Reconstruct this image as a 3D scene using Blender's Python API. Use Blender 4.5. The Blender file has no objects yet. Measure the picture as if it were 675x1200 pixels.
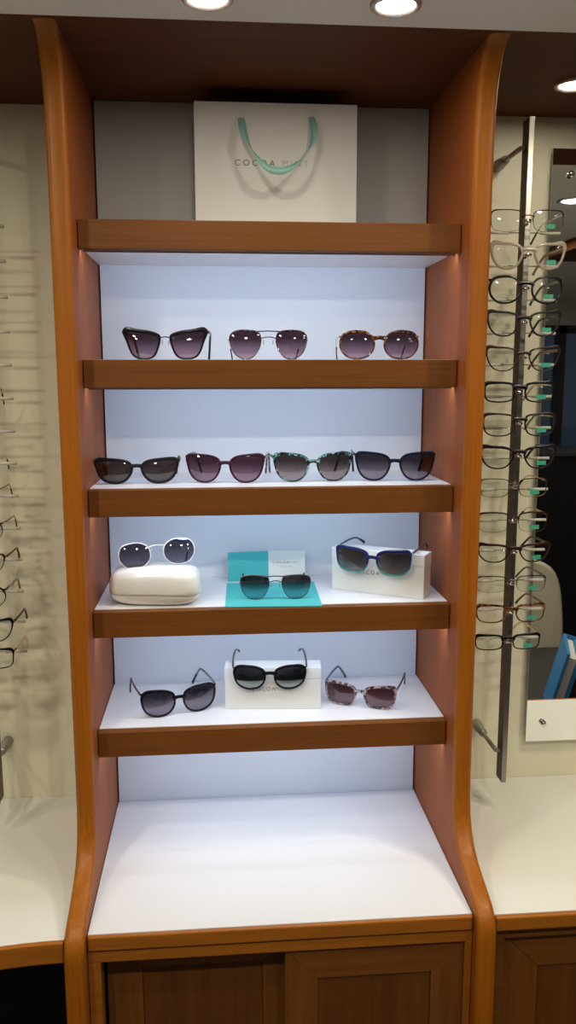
import bpy, bmesh, math, random
from mathutils import Vector, Matrix, noise
random.seed(7)
C = bpy.context.scene.collection
PI = math.pi
W = 0.64            # inner width of the display bay
ZT = 1.400          # ceiling height above the counter top (z = 0)
FLOOR = -0.88

# ------------------------------------------------------------------ materials
def new_mat(name):
    m = bpy.data.materials.new(name); m.use_nodes = True
    nt = m.node_tree; nt.nodes.clear()
    out = nt.nodes.new('ShaderNodeOutputMaterial')
    return m, nt, out

def principled(name, col, rough=.5, metal=0., coat=0., spec=.5, bump=0., bscale=200., var=0., vscale=30.):
    m, nt, out = new_mat(name)
    b = nt.nodes.new('ShaderNodeBsdfPrincipled')
    b.inputs['Base Color'].default_value = (*col, 1)
    b.inputs['Roughness'].default_value = rough
    b.inputs['Metallic'].default_value = metal
    b.inputs['Coat Weight'].default_value = coat
    b.inputs['Specular IOR Level'].default_value = spec
    nt.links.new(b.outputs[0], out.inputs[0])
    if bump or var:
        tc = nt.nodes.new('ShaderNodeTexCoord')
    if bump:
        n = nt.nodes.new('ShaderNodeTexNoise'); n.inputs['Scale'].default_value = bscale
        nt.links.new(tc.outputs['Object'], n.inputs['Vector'])
        bp = nt.nodes.new('ShaderNodeBump'); bp.inputs['Strength'].default_value = bump
        bp.inputs['Distance'].default_value = .001
        nt.links.new(n.outputs[0], bp.inputs['Height']); nt.links.new(bp.outputs[0], b.inputs['Normal'])
    if var:
        n = nt.nodes.new('ShaderNodeTexNoise'); n.inputs['Scale'].default_value = vscale
        n.inputs['Detail'].default_value = 4
        nt.links.new(tc.outputs['Object'], n.inputs['Vector'])
        mx = nt.nodes.new('ShaderNodeMix'); mx.data_type = 'RGBA'
        mx.inputs['A'].default_value = (*[c * (1 - var) for c in col], 1)
        mx.inputs['B'].default_value = (*[min(1, c * (1 + var)) for c in col], 1)
        nt.links.new(n.outputs[0], mx.inputs['Factor']); nt.links.new(mx.outputs['Result'], b.inputs['Base Color'])
    return m

def wood(name, dark, light, axis='Z', rough=.38, scale=1., coat=.15, spec=.35):
    m, nt, out = new_mat(name)
    N = nt.nodes; L = nt.links
    tc = N.new('ShaderNodeTexCoord'); mp = N.new('ShaderNodeMapping')
    s = {'X': (1.2, 26, 26), 'Y': (26, 1.2, 26), 'Z': (26, 26, 1.2)}[axis]
    mp.inputs['Scale'].default_value = tuple(v * scale for v in s)
    L.new(tc.outputs['Object'], mp.inputs['Vector'])
    n1 = N.new('ShaderNodeTexNoise'); n1.inputs['Scale'].default_value = 1.6
    n1.inputs['Detail'].default_value = 6; n1.inputs['Roughness'].default_value = .62; n1.inputs['Distortion'].default_value = .6
    L.new(mp.outputs[0], n1.inputs['Vector'])
    mp2 = N.new('ShaderNodeMapping'); mp2.inputs['Scale'].default_value = tuple(v * scale * (9 if v > 5 else 5) for v in s)
    L.new(tc.outputs['Object'], mp2.inputs['Vector'])
    n2 = N.new('ShaderNodeTexNoise'); n2.inputs['Scale'].default_value = 1.; n2.inputs['Detail'].default_value = 3
    L.new(mp2.outputs[0], n2.inputs['Vector'])
    r1 = N.new('ShaderNodeValToRGB')
    r1.color_ramp.elements[0].position = .3; r1.color_ramp.elements[0].color = (*dark, 1)
    r1.color_ramp.elements[1].position = .72; r1.color_ramp.elements[1].color = (*light, 1)
    L.new(n1.outputs[0], r1.inputs[0])
    mx = N.new('ShaderNodeMix'); mx.data_type = 'RGBA'; mx.blend_type = 'MULTIPLY'
    mx.inputs['Factor'].default_value = .55
    L.new(r1.outputs[0], mx.inputs['A'])
    r2 = N.new('ShaderNodeValToRGB')
    r2.color_ramp.elements[0].position = .35; r2.color_ramp.elements[0].color = (.74, .70, .66, 1)
    r2.color_ramp.elements[1].position = .6; r2.color_ramp.elements[1].color = (1, 1, 1, 1)
    L.new(n2.outputs[0], r2.inputs[0]); L.new(r2.outputs[0], mx.inputs['B'])
    b = N.new('ShaderNodeBsdfPrincipled'); b.inputs['Roughness'].default_value = rough
    b.inputs['Coat Weight'].default_value = coat; b.inputs['Coat Roughness'].default_value = .25
    L.new(mx.outputs['Result'], b.inputs['Base Color']); b.inputs['Specular IOR Level'].default_value = spec
    bp = N.new('ShaderNodeBump'); bp.inputs['Strength'].default_value = .12; bp.inputs['Distance'].default_value = .0005
    L.new(n2.outputs[0], bp.inputs['Height']); L.new(bp.outputs[0], b.inputs['Normal'])
    L.new(b.outputs[0], out.inputs[0])
    return m

def emission(name, col, strength):
    m, nt, out = new_mat(name)
    e = nt.nodes.new('ShaderNodeEmission'); e.inputs[0].default_value = (*col, 1); e.inputs[1].default_value = strength
    nt.links.new(e.outputs[0], out.inputs[0])
    return m

def lens_mat(name, top, bot, z0=.0, z1=.045, gloss=.09, rough=.02, ease='EASE', body=0.):
    """gradient tinted lens: see-through tint (a real gradient dye) plus a glossy coat"""
    m, nt, out = new_mat(name); N = nt.nodes; L = nt.links
    tc = N.new('ShaderNodeTexCoord'); sp = N.new('ShaderNodeSeparateXYZ'); L.new(tc.outputs['Object'], sp.inputs[0])
    mr = N.new('ShaderNodeMapRange'); mr.inputs['From Min'].default_value = z0; mr.inputs['From Max'].default_value = z1
    L.new(sp.outputs['Z'], mr.inputs['Value'])
    cr = N.new('ShaderNodeValToRGB'); cr.color_ramp.interpolation = ease
    cr.color_ramp.elements[0].color = (*bot, 1); cr.color_ramp.elements[1].color = (*top, 1)
    L.new(mr.outputs[0], cr.inputs[0])
    t = N.new('ShaderNodeBsdfTransparent'); L.new(cr.outputs[0], t.inputs[0])
    d = N.new('ShaderNodeBsdfDiffuse'); L.new(cr.outputs[0], d.inputs[0])
    m1 = N.new('ShaderNodeMixShader'); m1.inputs[0].default_value = body
    L.new(t.outputs[0], m1.inputs[1]); L.new(d.outputs[0], m1.inputs[2])
    g = N.new('ShaderNodeBsdfGlossy'); g.inputs['Roughness'].default_value = rough
    fr = N.new('ShaderNodeFresnel'); fr.inputs[0].default_value = 1.5
    ad = N.new('ShaderNodeMath'); ad.operation = 'MULTIPLY_ADD'; ad.inputs[1].default_value = 1.; ad.inputs[2].default_value = gloss - .04
    ad.use_clamp = True
    L.new(fr.outputs[0], ad.inputs[0])
    mx = N.new('ShaderNodeMixShader'); L.new(ad.outputs[0], mx.inputs[0]); L.new(m1.outputs[0], mx.inputs[1]); L.new(g.outputs[0], mx.inputs[2])
    L.new(mx.outputs[0], out.inputs[0])
    return m

def tortoise(name, cols, scale=160., rough=.18, pos=None):
    m, nt, out = new_mat(name); N = nt.nodes; L = nt.links
    tc = N.new('ShaderNodeTexCoord')
    n = N.new('ShaderNodeTexNoise'); n.inputs['Scale'].default_value = scale; n.inputs['Detail'].default_value = 2
    n.inputs['Distortion'].default_value = .8
    L.new(tc.outputs['Object'], n.inputs['Vector'])
    cr = N.new('ShaderNodeValToRGB'); e = cr.color_ramp.elements
    k = len(cols)
    pos = pos or [.38 + .26 * i / max(1, k - 1) for i in range(k)]
    e[0].position = pos[0]; e[0].color = (*cols[0], 1); e[1].position = pos[-1]; e[1].color = (*cols[-1], 1)
    for i in range(1, k - 1):
        q = e.new(pos[i]); q.color = (*cols[i], 1)
    L.new(n.outputs[0], cr.inputs[0])
    b = N.new('ShaderNodeBsdfPrincipled'); b.inputs['Roughness'].default_value = rough; b.inputs['Coat Weight'].default_value = .5
    L.new(cr.outputs[0], b.inputs['Base Color']); L.new(b.outputs[0], out.inputs[0])
    return m

def zgrad(name, bot, top, z0, z1, rough=.2):
    """acetate dyed from one colour at the bottom rim to another at the brow"""
    m, nt, out = new_mat(name); N = nt.nodes; L = nt.links
    tc = N.new('ShaderNodeTexCoord'); sp = N.new('ShaderNodeSeparateXYZ'); L.new(tc.outputs['Object'], sp.inputs[0])
    mr = N.new('ShaderNodeMapRange'); mr.inputs['From Min'].default_value = z0; mr.inputs['From Max'].default_value = z1
    L.new(sp.outputs['Z'], mr.inputs['Value'])
    n = N.new('ShaderNodeTexNoise'); n.inputs['Scale'].default_value = 150
    L.new(tc.outputs['Object'], n.inputs['Vector'])
    ma = N.new('ShaderNodeMath'); ma.operation = 'MULTIPLY_ADD'; ma.inputs[1].default_value = .5; ma.inputs[2].default_value = -.25
    L.new(n.outputs[0], ma.inputs[0])
    s = N.new('ShaderNodeMath'); s.operation = 'ADD'; s.use_clamp = True
    L.new(mr.outputs[0], s.inputs[0]); L.new(ma.outputs[0], s.inputs[1])
    mx = N.new('ShaderNodeMix'); mx.data_type = 'RGBA'; mx.inputs['A'].default_value = (*bot, 1); mx.inputs['B'].default_value = (*top, 1)
    L.new(s.outputs[0], mx.inputs['Factor'])
    b = N.new('ShaderNodeBsdfPrincipled'); b.inputs['Roughness'].default_value = rough; b.inputs['Coat Weight'].default_value = .5
    L.new(mx.outputs['Result'], b.inputs['Base Color']); L.new(b.outputs[0], out.inputs[0])
    return m

LEDS = 27.
M = {}
M['honeyZ'] = wood('honey edge wood upright', (.34, .100, .005), (.42, .132, .008), 'Z', .42, coat=.06, spec=.25)
M['honeyX'] = wood('honey edge wood lengthwise', (.34, .110, .009), (.44, .150, .016), 'X', .38, coat=.12)
M['brownZ'] = wood('brown cherry veneer upright', (.27, .066, .008), (.33, .084, .012), 'Z', .55, coat=0)
M['brownX'] = wood('brown cherry veneer lengthwise', (.165, .054, .008), (.205, .070, .011), 'X', .5, coat=.05, spec=.25)
M['canopyX'] = wood('canopy veneer', (.095, .029, .006), (.125, .040, .008), 'X', .6, coat=0, spec=.2)
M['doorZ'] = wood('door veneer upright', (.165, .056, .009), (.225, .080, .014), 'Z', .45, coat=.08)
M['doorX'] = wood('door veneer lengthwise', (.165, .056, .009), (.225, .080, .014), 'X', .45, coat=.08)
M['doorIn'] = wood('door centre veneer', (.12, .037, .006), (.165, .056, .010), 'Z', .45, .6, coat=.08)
M['laminate'] = principled('white laminate', (.80, .80, .82), .38, bump=.03, bscale=900)
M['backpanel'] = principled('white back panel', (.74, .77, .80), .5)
M['backgrey'] = principled('darker toned back panel', (.42, .41, .40), .5)  # darker than the white back panel below the top shelf
M['counter'] = principled('white counter laminate', (.80, .80, .76), .3, bump=.04, bscale=700)
M['wallcream'] = principled('cream wall board', (.84, .81, .63), .45, bump=.05, bscale=30, var=.05, vscale=3)
M['ceiling'] = principled('white ceiling paint', (.86, .84, .80), .8, bump=.1, bscale=60)
M['wallpaint'] = principled('room wall paint', (.42, .40, .37), .8)
M['floor'] = principled('dark carpet', (.05, .048, .05), .9, bump=.4, bscale=400, var=.3, vscale=80)
M['alu'] = principled('brushed aluminium', (.50, .48, .46), .28, 1., bump=.04, bscale=400)
M['polereflect'] = principled('pole side with painted wood reflection', (.075, .045, .030), .4, .3)  # reflection of the wood panel painted into the pole's side colour
M['darkalu'] = principled('satin grey metal', (.30, .28, .26), .32, 1.)
M['armgrey'] = principled('satin steel arm', (.40, .39, .36), .42, .6)
M['chrome'] = principled('polished chrome', (.75, .74, .72), .12, 1.)
M['acrylic'] = principled('frosted white sleeve', (.72, .70, .62), .3)
M['mirror'] = principled('mirror silver', (.86, .88, .86), .015, 1.)
M['mirroredge'] = principled('mirror glass edge', (.28, .36, .33), .2)
M['black'] = principled('black gloss plastic', (.006, .006, .008), .22, spec=.35)
M['matblack'] = principled('satin black plastic', (.007, .007, .009), .4, spec=.3)
M['purpleblack'] = principled('purple black acetate', (.014, .007, .016), .24, spec=.35)
M['navy'] = principled('navy acetate', (.006, .008, .022), .24, spec=.35)
M['burgundy'] = principled('burgundy acetate', (.040, .008, .024), .26, spec=.35)
M['redbrown'] = principled('dark red brown acetate', (.032, .008, .006), .24, spec=.35)
M['darkbrown'] = principled('dark brown acetate', (.018, .010, .007), .26, spec=.35)
M['beige'] = principled('taupe acetate', (.40, .33, .26), .25, coat=.4)
M['silver'] = principled('silver metal', (.72, .70, .68), .2, 1.)
M['gold'] = principled('pale gold metal', (.80, .66, .45), .2, 1.)
M['gunmetal'] = principled('gunmetal', (.14, .12, .12), .28, 1.)
M['bronze'] = principled('bronze metal', (.22, .13, .08), .28, 1.)
M['whiteframe'] = principled('white enamel rim', (.78, .75, .72), .2, coat=.5)
M['pad'] = principled('clear nose pad', (.55, .55, .52), .2)
M['tort'] = tortoise('brown tortoiseshell', [(.010, .004, .003), (.06, .018, .006), (.30, .11, .03)], 190)
M['tortred'] = tortoise('amber tortoiseshell', [(.012, .005, .003), (.12, .035, .010), (.32, .13, .04)], 170)
M['tortteal'] = tortoise('teal tortoiseshell', [(.008, .008, .008), (.02, .03, .03), (.10, .34, .33), (.45, .62, .58)], 150, pos=[.42, .52, .60, .72])
M['tortgrey'] = tortoise('rose grey tortoiseshell', [(.02, .014, .018), (.10, .065, .075), (.46, .36, .36)], 190, pos=[.38, .48, .60])
M['tortpurple'] = tortoise('dark plum mottled metal', [(.012, .006, .012), (.05, .02, .035), (.18, .10, .12)], 200)
M['blueteal'] = zgrad('blue to teal acetate', (.06, .30, .27), (.007, .011, .085), .004, .024)
M['temdark'] = principled('violet grey temple', (.055, .05, .10), .25, coat=.4)
M['pattern'] = tortoise('patterned temple', [(.01, .01, .015), (.08, .07, .09), (.35, .32, .34)], 260, pos=[.42, .5, .6])
L_ = {}
L_['plum'] = lens_mat('plum gradient lens', (.050, .022, .034), (.42, .26, .33), .004, .040)
L_['plum2'] = lens_mat('rose gradient lens', (.075, .030, .045), (.34, .18, .24), .002, .042)
L_['brownflat'] = lens_mat('dark brown lens', (.070, .045, .040), (.095, .065, .058), .0, .045)
L_['brown'] = lens_mat('brown gradient lens', (.055, .038, .034), (.40, .30, .28), .004, .042)
L_['brownblue'] = lens_mat('dark brown gradient lens', (.045, .028, .028), (.26, .21, .20), .004, .042)
L_['grey'] = lens_mat('grey gradient lens', (.040, .032, .045), (.33, .27, .32), .004, .044)
L_['greyteal'] = lens_mat('grey to teal gradient lens', (.050, .045, .050), (.33, .48, .50), .006, .036)
L_['slate'] = lens_mat('slate gradient lens', (.09, .08, .11), (.36, .31, .38), .0, .042, gloss=.14)
L_['ice'] = lens_mat('black lens with ice blue lower edge', (.045, .045, .055), (.80, 1., 1.), .0175, .0195, gloss=.12)
L_['wine'] = lens_mat('wine gradient lens', (.075, .022, .028), (.26, .11, .13), .0, .040)
L_['clear'] = lens_mat('clear demo lens', (.93, .95, .94), (.93, .95, .94), gloss=.06)
M['print'] = principled('demo lens print', (.16, .14, .11), .6)
M['sticker'] = principled('green price sticker', (.05, .38, .26), .5)
M['paper'] = principled('matt white paper', (.66, .63, .59), .7, bump=.05, bscale=300)
M['boxboard'] = principled('white box board', (.74, .73, .68), .5)
M['casewhite'] = principled('pearl white case shell', (.86, .85, .80), .2, coat=.35)
M['teal'] = principled('teal card', (.045, .42, .42), .55)
M['tealsheet'] = principled('teal cloth sheet', (.075, .50, .50), .65, bump=.1, bscale=800)
M['ribbon'] = principled('mint satin ribbon', (.25, .47, .40), .35)
M['ink'] = principled('dark ink', (.05, .04, .035), .5)
M['mintink'] = principled('pale mint ink', (.30, .39, .37), .5)
M['blueink'] = principled('blue ink', (.10, .28, .45), .5)
M['lightlens'] = emission('downlight lamp face', (1., .94, .84), 26.)
M['trim'] = principled('downlight trim ring', (.50, .43, .38), .3, .6)
M['led'] = emission('shelf light strip', (.60, .74, 1.), LEDS)
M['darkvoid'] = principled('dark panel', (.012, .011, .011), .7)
M['blackdesk'] = principled('black desk top', (.022, .022, .024), .35)
M['bluebinder'] = principled('blue binder', (.03, .20, .48), .4)
M['maroon'] = principled('maroon folder', (.06, .012, .012), .5)
M['creamchair'] = principled('cream upholstery', (.50, .46, .37), .6)
M['winframe'] = principled('dark window frame', (.015, .016, .02), .4)

# ------------------------------------------------------------------ helpers
def link(name, me, mat=None, parent=None, smooth=False):
    o = bpy.data.objects.new(name, me)
    if mat is not None:
        for mm in (mat if isinstance(mat, (list, tuple)) else [mat]):
            me.materials.append(mm)
    if smooth:
        me.polygons.foreach_set('use_smooth', [True] * len(me.polygons))
    C.objects.link(o)
    if parent: o.parent = parent
    return o

def mesh(name, vs, fs, mat, parent=None, smooth=False, mi=None, fixn=True):
    me = bpy.data.meshes.new(name); me.from_pydata([tuple(v) for v in vs], [], fs)
    if fixn:
        bm = bmesh.new(); bm.from_mesh(me); bmesh.ops.recalc_face_normals(bm, faces=bm.faces); bm.to_mesh(me); bm.free()
    o = link(name, me, mat, parent, smooth)
    if mi: me.polygons.foreach_set('material_index', mi)
    me.update()
    return o

def bevel(o, w, seg=2):
    m = o.modifiers.new('bevel', 'BEVEL'); m.width = w; m.segments = seg; m.limit_method = 'ANGLE'; m.angle_limit = .6
    return o

def box(name, x0, x1, y0, y1, z0, z1, mat, parent=None, bev=0.):
    vs = [(x, y, z) for x in (x0, x1) for y in (y0, y1) for z in (z0, z1)]
    fs = [(0, 1, 3, 2), (4, 6, 7, 5), (0, 4, 5, 1), (2, 3, 7, 6), (0, 2, 6, 4), (1, 5, 7, 3)]
    o = mesh(name, vs, fs, mat, parent)
    if bev: bevel(o, bev)
    return o

class MB:
    """collects shapes for one mesh"""
    def __init__(s): s.v = []; s.f = []
    def add(s, vs, fs):
        n = len(s.v); s.v += [Vector(v) for v in vs]; s.f += [tuple(i + n for i in f) for f in fs]; return s
    def box(s, x0, x1, y0, y1, z0, z1, mat=None):
        vs = [Vector((x, y, z)) for x in (x0, x1) for y in (y0, y1) for z in (z0, z1)]
        if mat: vs = [mat @ v for v in vs]
        return s.add(vs, [(0, 1, 3, 2), (4, 6, 7, 5), (0, 4, 5, 1), (2, 3, 7, 6), (0, 2, 6, 4), (1, 5, 7, 3)])
    def tube(s, pts, r, n=8, up=Vector((0, 0, 1)), cap=True):
        """sweep an ellipse (r: number, or list of (a, b): a across, b along 'up')"""
        pts = [Vector(p) for p in pts]; k = len(pts)
        rr = [((q, q) if isinstance(q, (int, float)) else q) for q in (r if isinstance(r, list) else [r] * k)]
        vs = []
        for i, p in enumerate(pts):
            t = (pts[min(i + 1, k - 1)] - pts[max(i - 1, 0)]).normalized()
            a = t.cross(up)
            if a.length < 1e-3: a = t.cross(Vector((1, 0, 0)))
            a.normalize(); b = a.cross(t).normalized()
            for j in range(n):
                q = 2 * PI * j / n
                vs.append(p + a * math.cos(q) * rr[i][0] + b * math.sin(q) * rr[i][1])
        fs = [(i * n + j, i * n + (j + 1) % n, (i + 1) * n + (j + 1) % n, (i + 1) * n + j) for i in range(k - 1) for j in range(n)]
        if cap: fs += [tuple(range(n))[::-1], tuple((k - 1) * n + j for j in range(n))]
        return s.add(vs, fs)
    def lathe(s, prof, n=32, origin=(0, 0, 0), axis='Z'):
        vs = []; o = Vector(origin)
        for r, h in prof:
            for j in range(n):
                a = 2 * PI * j / n; x, y = r * math.cos(a), r * math.sin(a)
                vs.append(o + (Vector((x, y, h)) if axis == 'Z' else Vector((x, h, y))))
        k = len(prof)
        fs = [(i * n + j, i * n + (j + 1) % n, (i + 1) * n + (j + 1) % n, (i + 1) * n + j) for i in range(k - 1) for j in range(n)]
        fs += [tuple(range(n)), tuple((k - 1) * n + j for j in range(n))]
        return s.add(vs, fs)
    def prism(s, poly, h0, h1, axis='Z'):
        def P(a, b, h): return {'Z': (a, b, h), 'Y': (a, h, b), 'X': (h, a, b)}[axis]
        n = len(poly)
        vs = [P(a, b, h0) for a, b in poly] + [P(a, b, h1) for a, b in poly]
        fs = [tuple(range(n)), tuple(range(n, 2 * n))] + [(i, (i + 1) % n, n + (i + 1) % n, n + i) for i in range(n)]
        return s.add(vs, fs)
    def build(s, name, mat, parent=None, smooth=False, bev=0.):
        o = mesh(name, s.v, s.f, mat, parent, smooth)
        if bev: bevel(o, bev)
        return o

def tag(o, label, cat=None, group=None, kind=None):
    if label: o['label'] = label
    if cat: o['category'] = cat
    if group: o['group'] = group
    if kind: o['kind'] = kind
    return o

def thing(name, label, cat, loc=(0, 0, 0), rz=0., group=None):
    o = bpy.data.objects.new(name, None); C.objects.link(o); o.empty_display_size = .02
    o.location = loc; o.rotation_euler = (0, 0, rz)
    return tag(o, label, cat, group)

def text(name, s, size, mat, parent, M4, space=1., depth=.0001):
    cu = bpy.data.curves.new(name, 'FONT'); cu.body = s; cu.size = size; cu.space_character = space
    cu.align_x = 'LEFT'; cu.extrude = depth; cu.offset = -.012 * size
    t = bpy.data.objects.new(name, cu); C.objects.link(t)
    dg = bpy.context.evaluated_depsgraph_get(); dg.update()
    me = bpy.data.meshes.new_from_object(t.evaluated_get(dg))
    bpy.data.objects.remove(t)
    me.transform(M4 @ Matrix.Rotation(PI / 2, 4, 'X'))
    w = max(v.co.x for v in me.vertices)
    return link(name, me, mat, parent)

def catmull(P, n, closed=True):
    out = []; k = len(P)
    for i in range(n):
        t = i / n * k if closed else i / (n - 1) * (k - 1) * .999999
        a = int(t); f = t - a
        def g(j):
            return Vector(P[j % k]) if closed else Vector(P[max(0, min(k - 1, j))])
        p0, p1, p2, p3 = g(a - 1), g(a), g(a + 1), g(a + 2)
        out.append(.5 * ((2 * p1) + (p2 - p0) * f + (2 * p0 - 5 * p1 + 4 * p2 - p3) * f * f + (3 * p1 - p0 - 3 * p2 + p3) * f ** 3))
    return out

# ------------------------------------------------------------------ the room
def struct(o): o['kind'] = 'structure'; return o
X0, X1, Y0, WY = -1.7, 3.3, -3.7, .035
struct(box('floor', X0, X1, Y0, WY + .1, FLOOR - .05, FLOOR, M['floor']))
struct(box('ceiling', X0, X1, Y0, -.367, ZT, ZT + .06, M['ceiling']))
struct(box('wall_back', X0 - .1, X1 + .1, WY, WY + .1, FLOOR, ZT + .06, M['wallcream']))
struct(box('wall_left', X0 - .1, X0, Y0, WY, FLOOR, ZT, M['wallpaint']))
struct(box('wall_right', X1, X1 + .1, Y0, WY, FLOOR, ZT, M['wallpaint']))
# wall behind the viewer, with a wide dark window to the street
wx0, wx1, wz0, wz1 = .9, 2.9, -.3, 1.22
wf = MB()
wf.box(X0, wx0, Y0 - .1, Y0, FLOOR, ZT); wf.box(wx1, X1, Y0 - .1, Y0, FLOOR, ZT)
wf.box(wx0, wx1, Y0 - .1, Y0, FLOOR, wz0); wf.box(wx0, wx1, Y0 - .1, Y0, wz1, ZT)
struct(wf.build('wall_front', M['wallpaint']))
win = MB()
win.box(wx0, wx1, Y0 - .07, Y0 + .01, wz0, wz0 + .05); win.box(wx0, wx1, Y0 - .07, Y0 + .01, wz1 - .05, wz1)
for i in range(6):
    x = wx0 + i * (wx1 - wx0 - .05) / 5
    win.box(x, x + .05, Y0 - .07, Y0 + .01, wz0, wz1)
struct(win.build('window_1', M['winframe'])); wn = bpy.data.objects['window_1']
mg = lens_mat('window glass', (.8, .85, .9), (.8, .85, .9), gloss=.05)
pn = box('pane', wx0 + .02, wx1 - .02, Y0 - .045, Y0 - .040, wz0 + .02, wz1 - .02, mg, wn)

# wooden canopy boards, flush with the white ceiling
can = box('wooden_canopy', -.033, W + .033, -.367, 0.035, ZT, ZT + .03, M['canopyX'])
tag(can, 'dark wooden canopy board over the lit shelf bay', 'canopy')
can = box('wooden_canopy', W + .0335, X1, -.367, WY, ZT, ZT + .03, M['canopyX'])
tag(can, 'wooden canopy board over the right counter, with a downlight set in it', 'canopy')
can = box('wooden_canopy', X0, -.0335, -.367, WY, ZT, ZT + .03, M['canopyX'])
tag(can, 'wooden canopy board over the left counter', 'canopy')

# ------------------------------------------------------------------ display bay
bay = thing('display_shelving', 'tall wooden shelf bay with five white lit shelves and curved sides', 'shelving', (0, 0, FLOOR))
def bp(o): o.location.z -= FLOOR; return o     # children are modelled in world heights
PROF = [(-.357, 1.400), (-.341, 1.392), (-.327, 1.379), (-.316, 1.362), (-.307, 1.338), (-.302, 1.31), (-.299, 1.27), (-.297, 1.2), (-.296, 1.0),
        (-.295, .7), (-.294, .4), (-.295, .2), (-.297, .14), (-.303, .105), (-.314, .080), (-.330, .062), (-.352, .048),
        (-.380, .037), (-.410, .028), (-.434, .019), (-.450, .006), (-.458, -.010), (-.461, -.03), (-.461, -.2), (-.461, FLOOR)]
def side_panel(x0, x1):
    R = .009; n = len(PROF); vs = []; fs = []; mi = []
    arc = [(0, 0)]
    for i, (y, z) in enumerate(PROF):
        a = PROF[max(i - 1, 0)]; b = PROF[min(i + 1, n - 1)]
        t = Vector((b[0] - a[0], b[1] - a[1])).normalized(); nn = Vector((t.y, -t.x))   # outward (towards -y)
        if nn.x > 0: nn = -nn
        if i in (0, n - 1): nn = Vector((-1, 0))
        row = [(x0, .034, z)]
        for k in range(5):
            q = PI / 2 * k / 4
            d = R * (1 - math.sin(q)); row.append((x0 + R * (1 - math.cos(q)), y - nn.x * d, z - nn.y * d))
        for k in range(5):
            q = PI / 2 * (1 - k / 4)
            d = R * (1 - math.sin(q)); row.append((x1 - R * (1 - math.cos(q)), y - nn.x * d, z - nn.y * d))
        row.append((x1, .034, z)); vs += row
    m = 12
    for i in range(n - 1):
        for k in range(m):
            a, b = i * m + k, i * m + (k + 1) % m
            fs.append((a, b, b + m, a + m)); mi.append(1 if 1 <= k <= 9 else 0)
    fs.append(tuple(range(m))); mi.append(0); fs.append(tuple(range((n - 1) * m, n * m))); mi.append(0)
    o = mesh('side_panel', vs, fs, [M['brownZ'], M['honeyZ']], bay, True, mi)
    es = o.modifiers.new('es', 'EDGE_SPLIT'); es.split_angle = 1.0
    return bp(o)
side_panel(-.033, 0.); side_panel(W, W + .033)
bp(box('back_panel', .003, W - .003, 0., .034, -.05, 1.11, M['backpanel'], bay))
bp(box('back_panel', .003, W - .003, 0., .034, 1.1105, ZT - .001, M['backgrey'], bay))['label'] = 'darker toned back panel of the top compartment'
# thin dark reveals where the white panel meets the sides
TZ = [1.1468, .9217, .7019, .4859, .2624]; TH = .0477; SF = -.2397
for z in TZ:
    sh = bp(box('shelf', .0015, W - .0015, SF + .018, -.0005, z - TH + .005, z, M['laminate'], bay))
    box('front_lip', .0015, W - .0015, SF, SF + .0178, z - TH, z - .0006, M['brownX'], sh, .0012)
    y0 = SF + .0185; zb = z - TH + .0048
    lp = MB().prism([(y0, zb), (y0, zb - .0075), (y0 + .0075, zb)], .006, W - .006, 'X').build('light_strip', [M['laminate'], M['led']], sh)
    for pgn in lp.data.polygons: pgn.material_index = 1 if (pgn.normal.y > .5 and pgn.normal.z < -.5) else 0
    lp['label'] = 'slim white light strip behind the wooden lip'

# ------------------------------------------------------------------ counters
ct = thing('countertop', 'white counter top between the curved wooden sides, empty', 'counter', (W / 2, -.2, -.03))
def place(o, t): o.parent = t; o.location = -Vector(t.location); return o
place(box('top_board', .0015, W - .0015, -.428, -.0015, -.028, 0, M['laminate']), ct)
place(box('edge_strip', .0015, W - .0015, -.4365, -.4285, -.026, .0002, M['honeyX'], None, .003), ct)
# right counter
cr = thing('countertop', 'white counter top of the right bay below the glasses pole', 'counter', (1.5, -.2, -.03))
place(box('top_board', W + .0345, X1 - .01, -.434, WY - .001, -.028, 0, M['counter']), cr)
place(box('edge_strip', W + .0345, X1 - .01, -.444, -.4345, -.026, .0002, M['honeyX'], None, .003), cr)
# left counter, front edge bowed outwards
cl = thing('countertop', 'white counter top of the left bay with a bowed wooden edge', 'counter', (-.6, -.2, -.03))
xs = [-.0345 - i * .03 for i in range(38)]
def ly(x): return -.437 - .75 * (abs(x) - .0345) ** 2 if x > -.5 else -.437 - .75 * .4655 ** 2 + .9 * (abs(x) - .5) ** 2 - .698 * (abs(x) - .5)
pl = [(x, ly(x)) for x in xs]
place(MB().prism([(xs[0], WY - .001)] + pl + [(xs[-1], WY - .001)], -.028, 0).build('top_board', M['counter']), cl)
place(MB().prism(pl + [(x, y - .009) for x, y in reversed(pl)], -.036, .0002).build('edge_strip', M['honeyX'], bev=.002), cl)
# near-black sheet standing in for the shade under the left counter
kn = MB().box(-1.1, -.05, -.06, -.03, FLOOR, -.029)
tag(kn.build('knee_shade', M['darkvoid']), 'dark sheet standing in for the shade of the open knee space under the left counter', 'panel')

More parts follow.
